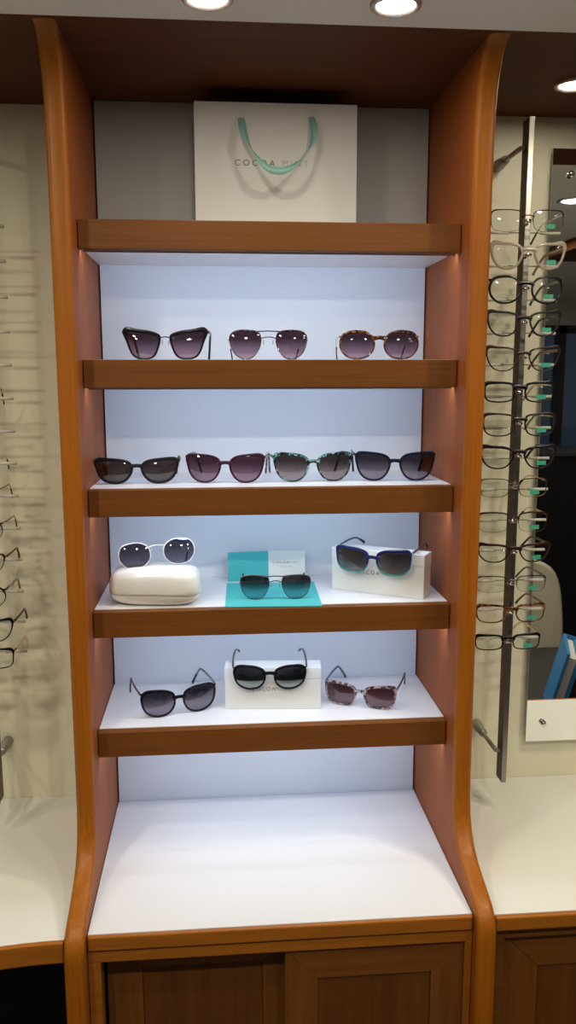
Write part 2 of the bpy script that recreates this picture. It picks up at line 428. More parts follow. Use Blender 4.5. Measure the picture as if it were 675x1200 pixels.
def door(name, x0, x1, z0, z1, y, fw, parent, rc=.0025, t=.018):
    """mitred frame, grain following each rail, and a slightly sunk centre panel"""
    vs = []; fs = []; mi = []
    o = [(x0, z0), (x1, z0), (x1, z1), (x0, z1)]
    i_ = [(x0 + fw, z0 + fw), (x1 - fw, z0 + fw), (x1 - fw, z1 - fw), (x0 + fw, z1 - fw)]
    for k in range(4):
        q = [o[k], o[(k + 1) % 4], i_[(k + 1) % 4], i_[k]]
        n = len(vs); g = .0002
        cx = sum(a for a, b in q) / 4; cz = sum(b for a, b in q) / 4
        vs += [(a + (cx - a) * .002, y, b + (cz - b) * .002) for a, b in q] + [(a, y + t, b) for a, b in q]
        fs += [(n, n + 1, n + 2, n + 3), (n + 4, n + 5, n + 6, n + 7)] + [(n + j, n + (j + 1) % 4, n + 4 + (j + 1) % 4, n + 4 + j) for j in range(4)]
        mi += [0 if k in (1, 3) else 1] * 6
    dr = mesh(name, vs, fs, [M['doorZ'], M['doorX']], parent, False, mi)
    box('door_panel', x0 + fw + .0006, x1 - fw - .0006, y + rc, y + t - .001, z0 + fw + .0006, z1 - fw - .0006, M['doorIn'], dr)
    return dr
bc = thing('base_cabinet', 'wooden cupboard with two sliding doors under the middle counter', 'cabinet', (0, 0, 0))
ff = MB()
ff.box(.001, .021, -.433, -.40, FLOOR + .002, -.0485); ff.box(.627, W - .001, -.433, -.40, FLOOR + .002, -.0485)
ff.box(.001, W - .001, -.433, -.40, -.048, -.0285)
ff.box(.001, W - .001, -.433, -.38, FLOOR + .002, FLOOR + .08)
ff.build('face_frame', M['honeyX'], bc, bev=.001)
cb = MB().box(.001, W - .001, -.36, -.345, FLOOR + .08, -.03)
cb.build('inner_board', M['darkvoid'], bc)
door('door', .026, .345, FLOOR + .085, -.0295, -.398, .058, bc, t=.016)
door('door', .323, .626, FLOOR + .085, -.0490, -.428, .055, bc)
br = thing('base_cabinet', 'dark wooden cupboard under the right counter', 'cabinet', (0, 0, 0))
fr = MB(); fr.box(W + .0345, W + .055, -.434, -.40, FLOOR + .002, -.0285); fr.box(W + .0551, 1.16, -.434, -.40, -.045, -.0285)
fr.box(1.14, 1.16, -.434, -.40, FLOOR + .002, -.0455)
fr.box(W + .0345, 1.16, -.4, -.38, FLOOR + .002, -.03)
fr.build('face_frame', M['doorX'], br)
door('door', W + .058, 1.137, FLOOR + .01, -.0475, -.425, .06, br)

# ------------------------------------------------------------------ downlights
def downlight(x, y, z, r, energy, col, label, group=None, spread=math.radians(125), lens='lightlens'):
    t = thing('downlight', label, 'light', (x, y, z), 0, group)
    MB().lathe([(r * .70, .004), (r * .74, -.002), (r * .86, -.006), (r * .97, -.004), (r, 0.), (r * .98, .0015)], 40).build('trim_ring', M['trim'], t, True)
    MB().lathe([(.0005, -.0042), (r * .5, -.004), (r * .66, -.003), (r * .715, -.0005), (r * .715, .001), (.0005, .001)], 40).build('lamp', M[lens], t, True)
    l = bpy.data.lights.new('downlight_lamp', 'AREA'); l.shape = 'DISK'; l.size = r * 1.2; l.energy = energy; l.color = col; l.spread = spread
    lo = bpy.data.objects.new('bulb', l); C.objects.link(lo); lo.parent = t; lo.location = (0, 0, -.009)
    return t
WARM = (1., .88, .62); NEU = (1., .93, .80)
downlight(.219, -.442, ZT, .036, .66, NEU, 'recessed ceiling downlight above the left half of the shelf bay', 'ceiling downlights', PI)
downlight(.478, -.442, ZT, .036, .66, NEU, 'recessed ceiling downlight above the right half of the shelf bay', 'ceiling downlights', PI)
downlight(.858, -.155, ZT, .036, .15, WARM, 'downlight set in the wooden canopy above the glasses pole', 'canopy downlights', PI)
downlight(.99, -.62, ZT, .036, 2.9, WARM, 'added out-of-view fill downlight in front of the right counter', 'ceiling downlights', PI)  # lamp added out of view to brighten the right wall
downlight(1.27, -.76, ZT, .05, 3., WARM, 'ceiling downlight seen reflected in the top of the mirror', 'ceiling downlights')
downlight(-.62, -.62, ZT, .036, 1.9, WARM, 'added out-of-view fill downlight at the far left above the left counter', 'ceiling downlights', PI)  # extra unseen lamp, brightens the left wall
downlight(-.28, -1.0, ZT, .05, 3.8, WARM, 'added out-of-view fill downlight in front of the left counter', 'ceiling downlights', PI)  # second added left lamp; the pair softens the pole's shadow
downlight(2.1, -2.3, ZT, .05, 5., NEU, 'added fill downlight far back near the dark window', 'ceiling downlights', PI)  # added to lift the far ceiling in the mirror image
for i in range(5):
    downlight(-1.05 + i * .6, -1.45, ZT, .05, 3.8, NEU, 'ceiling downlight of the row overhead in front of the shelves', 'row of downlights overhead', PI)

# ------------------------------------------------------------------ poles with glasses pegs
RZ = [1.156, 1.096, 1.034, .973, .914, .854, .794, .735, .674, .613, .553, .4915, .432, .3725]
def pole(px, z0, z1, label, side, clipz):
    t = thing('display_pole', label, 'display pole', (px, -.099, z0))
    o = (-px, .099, -z0)
    def pl(ob): ob.location = o; return ob
    ch = MB(); ch.box(px - .005, px + .005, -.113, -.085, z0, z1)
    pl(ch.build('upright', M['polereflect'], t, bev=.0008))
    st = MB(); st.box(px - .0048, px + .0055, -.1165, -.1131, z0 - .001, z1 + .001)
    pl(st.build('front_strip', M['darkalu'], t, bev=.0008))
    for z in (z1 - .050, z0 + .062):
        a = MB(); ax = px - side * .0125
        a.tube([(ax, WY - .0005, z), (ax, -.099, z)], .0045, 12)
        a.tube([(ax - side * .001, -.099, z), (px, -.099, z)], .0035, 10)
        a.lathe([(.0045, WY - .055), (.0085, WY - .052), (.0085, WY - .0245), (.011, WY - .022), (.011, WY - .001)], 20, (ax, 0, z), 'Y')
        pl(a.build('wall_arm', M['armgrey'], t, True))
    for i, z in enumerate(RZ):
        g = MB(); g.tube([(px - .068, -.1005, z), (px + .068, -.1005, z)], .0011, 8)
        pg = g.build('peg', M['chrome'], t, True); pl(pg)
        for s in (-1, 1):
            MB().tube([(px + s * .030, -.1005, z), (px + s * .069, -.1005, z)], .0028, 10).build('sleeve', M['acrylic'], pg, True)
    for cz, cx in clipz:
        g = MB(); g.tube([(px, -.115, cz - .004), ((px + cx) / 2, -.145, cz - .0045), (cx, -.167, cz - .0055)], .0022, 8)
        g.tube([(cx - .006, -.169, cz - .0070), (cx + .006, -.169, cz - .0070)], .0024, 8)
        pl(g.build('nose_rest', M['chrome'], t, True))
    return t

# ------------------------------------------------------------------ eyewear
SH = {
 'cat':    [(-.50, .16), (-.44, .40), (-.14, .49), (.25, .50), (.50, .49), (.50, .18), (.36, -.22), (.12, -.47), (-.12, -.50), (-.36, -.32), (-.47, -.08)],
 'softcat':[(-.50, .20), (-.41, .37), (-.15, .47), (.20, .49), (.46, .48), (.50, .22), (.42, -.15), (.24, -.42), (-.02, -.50), (-.27, -.42), (-.43, -.14)],
 'angcat': [(-.50, .24), (-.43, .34), (-.15, .44), (.20, .49), (.45, .50), (.50, .42), (.43, .05), (.31, -.32), (.14, -.48), (-.15, -.50), (-.34, -.37), (-.46, -.02)],
 'roundcat': [(-.50, .12), (-.44, .33), (-.20, .46), (.10, .50), (.38, .46), (.50, .28), (.48, -.05), (.36, -.32), (.12, -.48), (-.14, -.49), (-.36, -.36), (-.48, -.12)],
 'cateye': [(-.50, .17), (-.42, .35), (-.22, .45), (.10, .50), (.36, .49), (.49, .42), (.49, .15), (.41, -.19), (.23, -.43), (-.05, -.50), (-.29, -.40), (-.45, -.12)],
 'butter': [(-.50, .16), (-.42, .36), (-.15, .47), (.20, .50), (.46, .47), (.50, .16), (.45, -.22), (.28, -.45), (-.04, -.50), (-.32, -.43), (-.46, -.16)],
 'round':  [(-.50, .04), (-.43, .31), (-.20, .48), (.10, .50), (.38, .40), (.50, .12), (.46, -.18), (.27, -.43), (0, -.50), (-.27, -.43), (-.45, -.22)],
 'aviator':[(-.46, .16), (-.38, .42), (-.08, .50), (.30, .48), (.49, .32), (.48, .02), (.34, -.32), (.08, -.50), (-.18, -.45), (-.38, -.18)],
 'pilot':  [(-.47, .20), (-.40, .44), (-.10, .50), (.28, .49), (.48, .36), (.47, .02), (.36, -.30), (.16, -.48), (-.12, -.50), (-.30, -.36), (-.43, -.06)],
 'square': [(-.50, .14), (-.44, .40), (-.15, .49), (.22, .50), (.47, .41), (.50, .08), (.43, -.30), (.22, -.48), (-.14, -.50), (-.38, -.38), (-.48, -.12)],
 'rect':   [(-.50, .10), (-.45, .40), (-.18, .50), (.20, .50), (.46, .42), (.50, .05), (.44, -.36), (.20, -.50), (-.18, -.50), (-.42, -.38), (-.49, -.10)],
}
WRAP = .9
def eyewear(name, label, cat, T, H, shape, rim, brow, fm, lm, bridge='plastic', bw=.018, tm=None, th=.0045, tipm=None,
            loc=(0, 0, 0), rot=(0, 0, 0), group=None, corner=0., sticker=0, prt=0, hinge=.80, tl=.140, spread=.0, rimless=0, bz=.66, depth=.0036, drop=None, lensdrop=0.):
    t = thing(name, label, cat, loc, 0, group); t.rotation_euler = rot
    tm = tm or fm; N = 56
    lw = (T - bw) / 2 - 2 * rim - corner * .4; lh = H - rim - brow
    xc = bw / 2 + rim + lw / 2; zc = rim + lh / 2
    base = catmull([(a * lw, b * lh) for a, b in SH[shape]], N)
    def wrap(x, y, z): return Vector((x, y + WRAP * x * x, z))
    fr = MB(); norm = []
    for i in range(N):
        d = base[(i + 1) % N] - base[i - 1]; n = Vector((-d.y, d.x)).normalized()
        if n.dot(base[i]) < 0: n = -n
        norm.append(n)
    th_ = []
    for i in range(N):
        n = norm[i]; a = base[i]
        k = rim + (brow - rim) * max(0, n.y) ** 1.2
        c = max(0, (a.x / lw) * 2) * max(0, (a.y / lh) * 2)
        k += corner * min(1, c) ** 2
        if rimless and n.y < -.2: k = .0006
        th_.append(k)
    for s in (-1, 1):
        sec = [(-.04, -.2), (.0, -.42), (.3, -.5), (.75, -.5), (1, -.3), (1, .4), (.1, .4)]
        m = len(sec); vs = []
        for i in range(N):
            dd = depth * (.45 if (rimless and norm[i].y < -.2) else 1)
            for (q, y) in sec:
                p = base[i] + norm[i] * th_[i] * q
                vs.append(wrap(s * (xc + p.x), y * dd, zc + p.y))
        fs = [(i * m + j, i * m + (j + 1) % m, ((i + 1) % N) * m + (j + 1) % m, ((i + 1) % N) * m + j) for i in range(N) for j in range(m)]
        fr.add(vs, fs)
    xn = bw / 2 + rim * .6
    zb = H * bz
    if bridge == 'plastic':
        pts = [wrap(x, -.0004, zb + .0022 * (1 - (x / (xn + .003)) ** 2)) for x in [(-1 + i / 5) * (xn + .0035) for i in range(11)]]
        hh = max(.0020, min(.0034, brow * .8))
        fr.tube(pts, [(depth * .45, hh * (1 + .5 * abs(-1 + i / 5) ** 2)) for i in range(11)], 10)
    else:
        r = .0010
        pts = [wrap(x, -.0004, zb + .0018 * (1 - (x / xn) ** 2)) for x in [(-1 + i / 5) * (xn + .002) for i in range(11)]]
        fr.tube(pts, r, 8)
        if bridge == 'double':
            xx = xn + lw * .28
            fr.tube([wrap(x, -.0004, H * .955 - .0012 * (abs(x) / xx)) for x in [(-1 + i / 5) * xx for i in range(11)]], .0011, 8)
    # end pieces at the outer top corners
    zh = H * hinge; xo = max(xc + base[i].x + norm[i].x * th_[i] for i in range(N) if abs(zc + base[i].y - zh) < H * .16)
    xo_in = xo - .003
    hx = max(xo, T / 2 - .001)
    for s in (-1, 1):
        e = min(th * .55, .003)
        fr.tube([wrap(s * xo_in, 0, zh), wrap(s * (hx - .0008), .0006, zh), wrap(s * hx, .003, zh) , wrap(s * (hx + .0002), .0065, zh)],
                [(.0011, e), (.0013, e), (.0012, e), (.0010, e)], 8)
    fo = fr.build('front_frame', fm, t, True)
    es = fo.modifiers.new('es', 'EDGE_SPLIT'); es.split_angle = .9
    # lenses
    LB = .0036 if lm is not L_['clear'] else .0016
    for s in (-1, 1):
        vs = []; R = 6
        for r in range(R, 0, -1):
            f = r / R
            for i in range(N):
                p = (base[i] + norm[i] * .0003) * f
                vs.append(wrap(s * (xc + p.x), -LB * (1 - f * f), zc + p.y))
        vs.append(wrap(s * xc, -LB, zc)); fs = []
        for r in range(R - 1):
            fs += [(r * N + i, r * N + (i + 1) % N, (r + 1) * N + (i + 1) % N, (r + 1) * N + i) for i in range(N)]
        fs += [((R - 1) * N + i, (R - 1) * N + (i + 1) % N, R * N) for i in range(N)]
        ln = mesh('lens', vs, fs, lm, t, True)
        if prt and s == -1:
            g = MB(); rnd = random.Random(int(T * 1e6) + int(H * 1e5))
            for row in range(2):
                zz = rim + lh * (.30 - .13 * row); x = -xc - lw * .12 + rnd.uniform(-.001, .001)
                for q in range(5):
                    a = .0017 + rnd.random() * .0008
                    g.tube([wrap(x + u * a, -.0026, zz + math.sin(u * 2.6 + q) * .0010) for u in (0, .35, .7, 1.)], .00026, 4)
                    x += a + .0006
            g.build('lens_print', M['print'], ln)
    if sticker:
        st = MB(); x = xc + lw * .06; zz = rim + lh * .24; w = .0092
        v0 = [wrap(x + a * w, -.0022 + .0001 * k, zz + b * .0040) for k in (0, 3) for a, b in ((-1, -1), (1, -1), (1, 1), (-1, 1))]
        st.add(v0, [(0, 1, 2, 3), (4, 5, 6, 7), (0, 1, 5, 4), (1, 2, 6, 5), (2, 3, 7, 6), (3, 0, 4, 7)])
        so = st.build('price_sticker', M['sticker'], t)
    # temples
    wy = WRAP * hx * hx + .006
    dr = zh - .0025 if drop is None else drop
    for s in (-1, 1):
        key = [(hx, wy, zh), (hx + .0010 + spread * .3, wy + .035, zh), (hx + spread * .6, wy + .07, zh - .0005), (hx - .002 + spread, wy + tl * .66, zh - .002),
               (hx - .004 + spread, wy + tl * .76, zh - dr * .30), (hx - .006 + spread, wy + tl * .88, zh - dr * .68), (hx - .008 + spread, wy + tl * .96, zh - dr)]
        pts = catmull([(s * a, b, c) for a, b, c in key], 22, False)
        met = th < .003
        rr = []
        for i in range(22):
            f = i / 21
            if met: h = th * .5; w = .0007
            else: h = th * (.70 - .18 * min(1, f * 2) + .45 * max(0, f - .6)); w = .0017 + .0006 * f
            rr.append((w, h))
        cut = 15
        if tipm:
            tp = MB().tube(pts[:cut + 1], rr[:cut + 1], 8).build('temple', tm, t, True)
            MB().tube(pts[cut:], [(.0014, .0018 + .0008 * (i / 6)) if met else (.0019, rr[cut][1] + .0012 * (i / 6)) for i in range(22 - cut)], 8).build('temple_tip', tipm, tp, True)
        else:
            tp = MB().tube(pts, rr, 8).build('temple', tm, t, True)
        h_ = MB().box(s * hx - .0012, s * hx + .0012, wy - .0045, wy + .0015, zh - .0013, zh + .0013)
        h_.build('hinge', M['silver'], tp)
    if bridge != 'plastic':
        for s in (-1, 1):
            g = MB(); c = Vector((s * (bw / 2 - .002), .006, zb - .007))
            prof = [(.0003, -.0045), (.0018, -.0035), (.0025, -.001), (.0025, .0015), (.0016, .0036), (.0003, .0045)]
            g.lathe(prof, 10, c)
            for q in range(len(g.v)): g.v[q] = Vector((c.x + (g.v[q].x - c.x) * .5, g.v[q].y, g.v[q].z))
            g.tube([wrap(s * (bw / 2 + .001), .0005, zb - .003), (s * (bw / 2 - .001), .006, zb - .003), (c.x, .006, c.z)], .0004, 6)
            g.build('nose_pad', M['pad'], t, True)
    return t
R_ = math.radians
SG = 'sunglasses displayed on the lit shelves'
z1, z2, z3, z4 = TZ[1] + .0003, TZ[2] + .0003, TZ[3] + .0003, TZ[4] + .0003
# ---- second shelf from the top: three
eyewear('sunglasses', 'black cat-eye sunglasses with plum lenses, leftmost on the highest glasses shelf', 'sunglasses', .143, .052, 'angcat', .0034, .0052, M['black'], L_['plum'], 'metal', .015,
        loc=(.136, -.200, z1), rot=(0, 0, R_(-3)), group=SG, corner=.004, bz=.70, hinge=.90)
eyewear('sunglasses', 'thin-rimmed aviator sunglasses with a straight top bar, middle of the highest glasses shelf', 'sunglasses', .136, .051, 'aviator', .0017, .0026, M['tortpurple'], L_['plum'], 'double', .020,
        tm=M['gold'], th=.0016, tipm=M['burgundy'], loc=(.314, -.200, z1), rot=(0, 0, R_(0)), group=SG, hinge=.66, bz=.72)
eyewear('sunglasses', 'round tortoiseshell sunglasses at the right end of the highest glasses shelf', 'sunglasses', .141, .051, 'round', .0028, .0048, M['tort'], L_['plum'], 'plastic', .015,
        tm=M['gold'], th=.0022, tipm=M['tort'], loc=(.509, -.200, z1), rot=(0, 0, R_(-3)), group=SG, hinge=.78, corner=.001, bz=.70)
# ---- third shelf: four in a row
eyewear('sunglasses', 'black narrow rectangular sunglasses with brown lenses, first from the left of the row of four', 'sunglasses', .150, .047, 'cateye', .0042, .0050, M['matblack'], L_['brownflat'], 'plastic', .013,
        loc=(.078, -.168, z2), rot=(0, 0, R_(2)), group=SG, corner=.003, hinge=.86, bz=.66)
eyewear('sunglasses', 'burgundy framed cat-eye sunglasses with rose lenses, second in the row of four', 'sunglasses', .143, .053, 'cateye', .0032, .0040, M['burgundy'], L_['plum2'], 'plastic', .014,
        tm=M['pattern'], loc=(.236, -.168, z2), rot=(0, 0, R_(-7)), group=SG, corner=.003, hinge=.88, bz=.66)
eyewear('sunglasses', 'teal and black mottled cat-eye sunglasses with brown lenses, third in the row of four', 'sunglasses', .146, .054, 'cateye', .0030, .0046, M['tortteal'], L_['brown'], 'plastic', .013,
        tm=M['pattern'], loc=(.3965, -.165, z2), rot=(0, 0, R_(2)), group=SG, corner=.003, hinge=.86, bz=.66)
eyewear('sunglasses', 'navy black cat-eye sunglasses with grey lenses, at the right end of the row of four', 'sunglasses', .147, .054, 'cateye', .0034, .0042, M['navy'], L_['grey'], 'plastic', .015,
        tm=M['navy'], loc=(.548, -.168, z2), rot=(0, 0, R_(-5)), group=SG, corner=.003, hinge=.90, bz=.66)
# ---- hard case, leaflet and box on the fourth shelf
def rbox(cx, cy, cz, hx, hy, hz, r, z_lo, z_hi, name, mat, parent, taper=.0):
    N1, N2 = 48, 25; vs = []; 
    for i in range(N2):
        ph = -PI / 2 + PI * i / (N2 - 1); c, s = math.cos(ph), math.sin(ph)
        for j in range(N1):
            a = 2 * PI * (j + .5) / N1; x, y = math.cos(a) * c, math.sin(a) * c
            k = 1 / 3.8
            den = (abs(x) ** 3.8 + abs(y) ** 3.8 + abs(s) ** 3.8) ** k
            px, py, pz = x / den, y / den, s / den
            sx = 1 - taper * max(0, pz)
            vs.append(Vector((cx + px * hx * sx, cy + py * hy * sx, cz + min(max(pz * hz, z_lo), z_hi))))
    fs = [(i * N1 + j, i * N1 + (j + 1) % N1, (i + 1) * N1 + (j + 1) % N1, (i + 1) * N1 + j) for i in range(N2 - 1) for j in range(N1)]
    fs += [tuple(range(N1)), tuple(range((N2 - 1) * N1, N2 * N1))]
    o = mesh(name, vs, fs, mat, parent, True)
    return o
cs = thing('glasses_case', 'glossy white hard glasses case with rounded ends, under the round sunglasses', 'glasses case', (.108, -.178, TZ[3] + .0002), R_(-7))
hz = .035
rbox(0, 0, hz, .0835, .0435, hz + .0005, .02, -hz, -.0128, 'case_base', M['casewhite'], cs, .06)
rbox(0, 0, hz, .0835, .0435, hz + .0005, .02, -.0125, hz, 'case_lid', M['casewhite'], cs, .06)
MB().box(-.012, .012, .0425, .0455, hz - .018, hz - .006).build('case_hinge', M['silver'], cs, bev=.001)
eyewear('sunglasses', 'round white-rimmed sunglasses perched on the white hard case', 'sunglasses', .138, .048, 'round', .0016, .0018, M['whiteframe'], L_['slate'], 'metal', .022,
        tm=M['gold'], th=.0018, tipm=M['tort'], loc=(.1135, -.192, TZ[3] + .0685), rot=(R_(-13), R_(-4), R_(8)), group=SG, hinge=.66, bz=.78, drop=.026, depth=.0024)
lf = thing('cleaning_cloth', 'flat teal sheet on the shelf under the pilot sunglasses', 'cloth', (.322, -.147, TZ[3] + .0002))
q = [(.232, -.229), (.406, -.237), (.411, -.060), (.237, -.056)]
MB().prism([(a - .322, b + .147) for a, b in q], 0, .0009).build('sheet', M['tealsheet'], lf)
bro = thing('brochure', 'folded card by the back panel, one side teal, one white with a name', 'card', (.318, -.030, TZ[3] + .0002))
H_ = .0575
def card(x0, x1, y0, y1, mat, nm, lab):
    b = MB(); t = .0006
    lean = .012
    vs = [(x0, y0, 0), (x1, y1, 0), (x1, y1 + lean, H_), (x0, y0 + lean, H_)]
    b.add([Vector(v) + Vector((0, dy, 0)) for dy in (0, t) for v in vs], [(0, 1, 2, 3), (4, 5, 6, 7), (0, 1, 5, 4), (1, 2, 6, 5), (2, 3, 7, 6), (3, 0, 4, 7)])
    o = b.build(nm, mat, bro); o['label'] = lab; return o
card(-.078, .0038, -.012, -.002, M['teal'], 'card_panel', 'plain teal panel')
c2 = card(.0042, .078, -.002, -.008, M['boxboard'], 'card_panel', 'white panel with printed name')
slope = math.atan2(.012, H_)
mt = Matrix.Translation((.0115, -.0022, .0335)) @ Matrix.Rotation(-.08, 4, 'Z') @ Matrix.Rotation(-slope, 4, 'X') @ Matrix.Translation((0, -.0008, 0))
mt = Matrix.Translation((.0115, .0020, .0335)) @ Matrix.Rotation(-.08, 4, 'Z') @ Matrix.Rotation(-slope * 0, 4, 'X')
text('printed_name', 'COCOA', .0078, M['ink'], c2, mt @ Matrix.Translation((0, -.0002, 0)), 1.35)
text('printed_name', 'MINT', .0078, M['mintink'], c2, mt @ Matrix.Translation((.0335, -.0002, 0)), 1.35)
text('printed_name', 'LONDON', .0045, M['blueink'], c2, mt @ Matrix.Translation((.013, -.0022, -.0075)), 1.5)
eyewear('sunglasses', 'pilot sunglasses with a black top bar and grey to teal lenses, on the teal sheet', 'sunglasses', .131, .046, 'pilot', .0010, .0026, M['gunmetal'], L_['greyteal'], 'double', .019,
        tm=M['silver'], th=.0016, tipm=M['black'], loc=(.3255, -.186, TZ[3] + .0013), rot=(0, 0, R_(-2)), group=SG, hinge=.66, bz=.72, depth=.0022)

def carton(label, loc, rz):
    t = thing('glasses_box', label, 'box', loc, R_(rz))
    w, d, h = .1835, .042, .083
    b = box('carton', 0, w, 0, d, 0, h - .0222, M['boxboard'], t, .0008)
    l = box('carton_lid', -.0004, w + .0004, -.0004, d + .0004, h - .022, h, M['boxboard'], t, .0008)
    k = text('printed_name', 'COCOA', .0105, M['ink'], b, Matrix.Translation((.050, -.0003, .037)), 1.35)
    k = text('printed_name', 'MINT', .0105, M['mintink'], b, Matrix.Translation((.0955, -.0003, .037)), 1.35)
    return t
carton('white cardboard box under the blue sunglasses, turned at an angle', (.440, -.115, TZ[3] + .0002), -31)
carton('white cardboard box in the middle of the lowest shelf', (.230, -.152, TZ[4] + .0002), -4.5)
eyewear('sunglasses', 'blue framed square sunglasses hanging over the angled white box', 'sunglasses', .147, .050, 'butter', .0030, .0052, M['blueteal'], L_['brownblue'], 'plastic', .014,
        tm=M['temdark'], th=.0036, tipm=M['navy'], loc=(.5065, -.1795, TZ[3] + .083 - .0400), rot=(R_(2), 0, R_(-29)), group=SG, corner=.002, hinge=.88, bz=.62, drop=.02)
eyewear('sunglasses', 'round black sunglasses with ice-blue lower lens edges, on the white box of the lowest shelf', 'sunglasses', .140, .049, 'roundcat', .0034, .0044, M['black'], L_['ice'], 'plastic', .015,
        tm=M['gunmetal'], th=.0030, tipm=M['black'], loc=(.3150, -.1695, TZ[4] + .083 - .0395), rot=(R_(2), 0, R_(-3)), group=SG, corner=.003, hinge=.88, bz=.64, drop=.02)
eyewear('sunglasses', 'large round black sunglasses with plum lenses, left end of the lowest shelf', 'sunglasses', .146, .054, 'roundcat', .0034, .0046, M['black'], L_['grey'], 'plastic', .014,
        tm=M['pattern'], th=.0042, tipm=M['navy'], loc=(.144, -.170, z4), rot=(0, 0, R_(17)), group=SG, corner=.003, hinge=.88, bz=.62)
eyewear('sunglasses', 'rose grey tortoiseshell sunglasses with wine lenses, right end of the lowest shelf', 'sunglasses', .141, .047, 'butter', .0036, .0046, M['tortgrey'], L_['wine'], 'plastic', .013,
        tm=M['temdark'], th=.0042, tipm=M['temdark'], loc=(.489, -.165, z4), rot=(0, 0, R_(-22)), group=SG, corner=.003, hinge=.88, bz=.64)

# ------------------------------------------------------------------ carrier bag on the top shelf
bag = thing('paper_bag', 'large white paper carrier bag with a mint ribbon handle on the top shelf', 'bag', (.336, -.098, TZ[0] + .0005))
bw_, bh, bd = .146, .2262, .088
rings = []
for f in (0, .02, .5, 1.):
    d1 = bd * (1 - .12 * f); pin = .022 * f
    rings.append([(-bw_, 0 + .002 * f, bh * f), (bw_, 0 + .002 * f, bh * f), (bw_ - pin, d1 / 2, bh * f), (bw_, d1, bh * f), (-bw_, d1, bh * f), (-bw_ + pin, d1 / 2, bh * f)])
vs = [v for r in rings for v in r]
fs = [(i * 6 + j, i * 6 + (j + 1) % 6, (i + 1) * 6 + (j + 1) % 6, (i + 1) * 6 + j) for i in range(3) for j in range(6)] + [tuple(range(6))]
b = mesh('bag_body', vs, fs, M['paper'], bag)
so = b.modifiers.new('s', 'SOLIDIFY'); so.thickness = .0006; so.offset = -1
t1 = text('printed_name', 'COCOA', .0150, M['ink'], b, Matrix.Translation((-.075, .0002, .119)), 1.55)
t1 = text('printed_name', 'MINT', .0150, M['mintink'], b, Matrix.Translation((.010, .0002, .119)), 1.55)
# ribbon: hangs forward from two holes
key = [(-.063, .002, .201, .0052, 0), (-.0625, -.006, .193, .0062, .1), (-.061, -.012, .176, .0066, .2), (-.057, -.018, .158, .0060, .5), (-.047, -.023, .138, .0030, 1.1), (-.034, -.027, .117, .0045, .4),
       (-.016, -.030, .101, .0062, .15), (.004, -.030, .098, .0062, .0), (.022, -.028, .105, .0050, .3), (.038, -.024, .119, .0032, 1.0), (.052, -.018, .137, .0034, 1.2), (.062, -.013, .152, .0048, .8),
       (.066, -.010, .168, .0058, .35), (.066, -.006, .186, .0058, .2), (.064, -.003, .197, .0052, .1), (.063, .002, .206, .0046, 0)]
P = catmull([(k[0], k[1] * 1.9, k[2]) for k in key], 90, False); Wd = catmull([(k[3], k[4], 0) for k in key], 90, False)
vs = []
for i, p in enumerate(P):
    t = (P[min(i + 1, 89)] - P[max(i - 1, 0)]).normalized()
    flat = t.cross(Vector((0, 1, 0))).normalized(); out = flat.cross(t).normalized()
    wv = flat * math.cos(Wd[i].y) + out * math.sin(Wd[i].y)
    vs += [p - wv * Wd[i].x, p + wv * Wd[i].x]
fs = [(2 * i, 2 * i + 1, 2 * i + 3, 2 * i + 2) for i in range(89)]
rb = mesh('ribbon_handle', vs, fs, M['ribbon'], bag, True)
so = rb.modifiers.new('s', 'SOLIDIFY'); so.thickness = .0004

# ------------------------------------------------------------------ eyeglasses on the right pole
DG = 'optical frames on the right display pole'
O = 'eyeglasses'
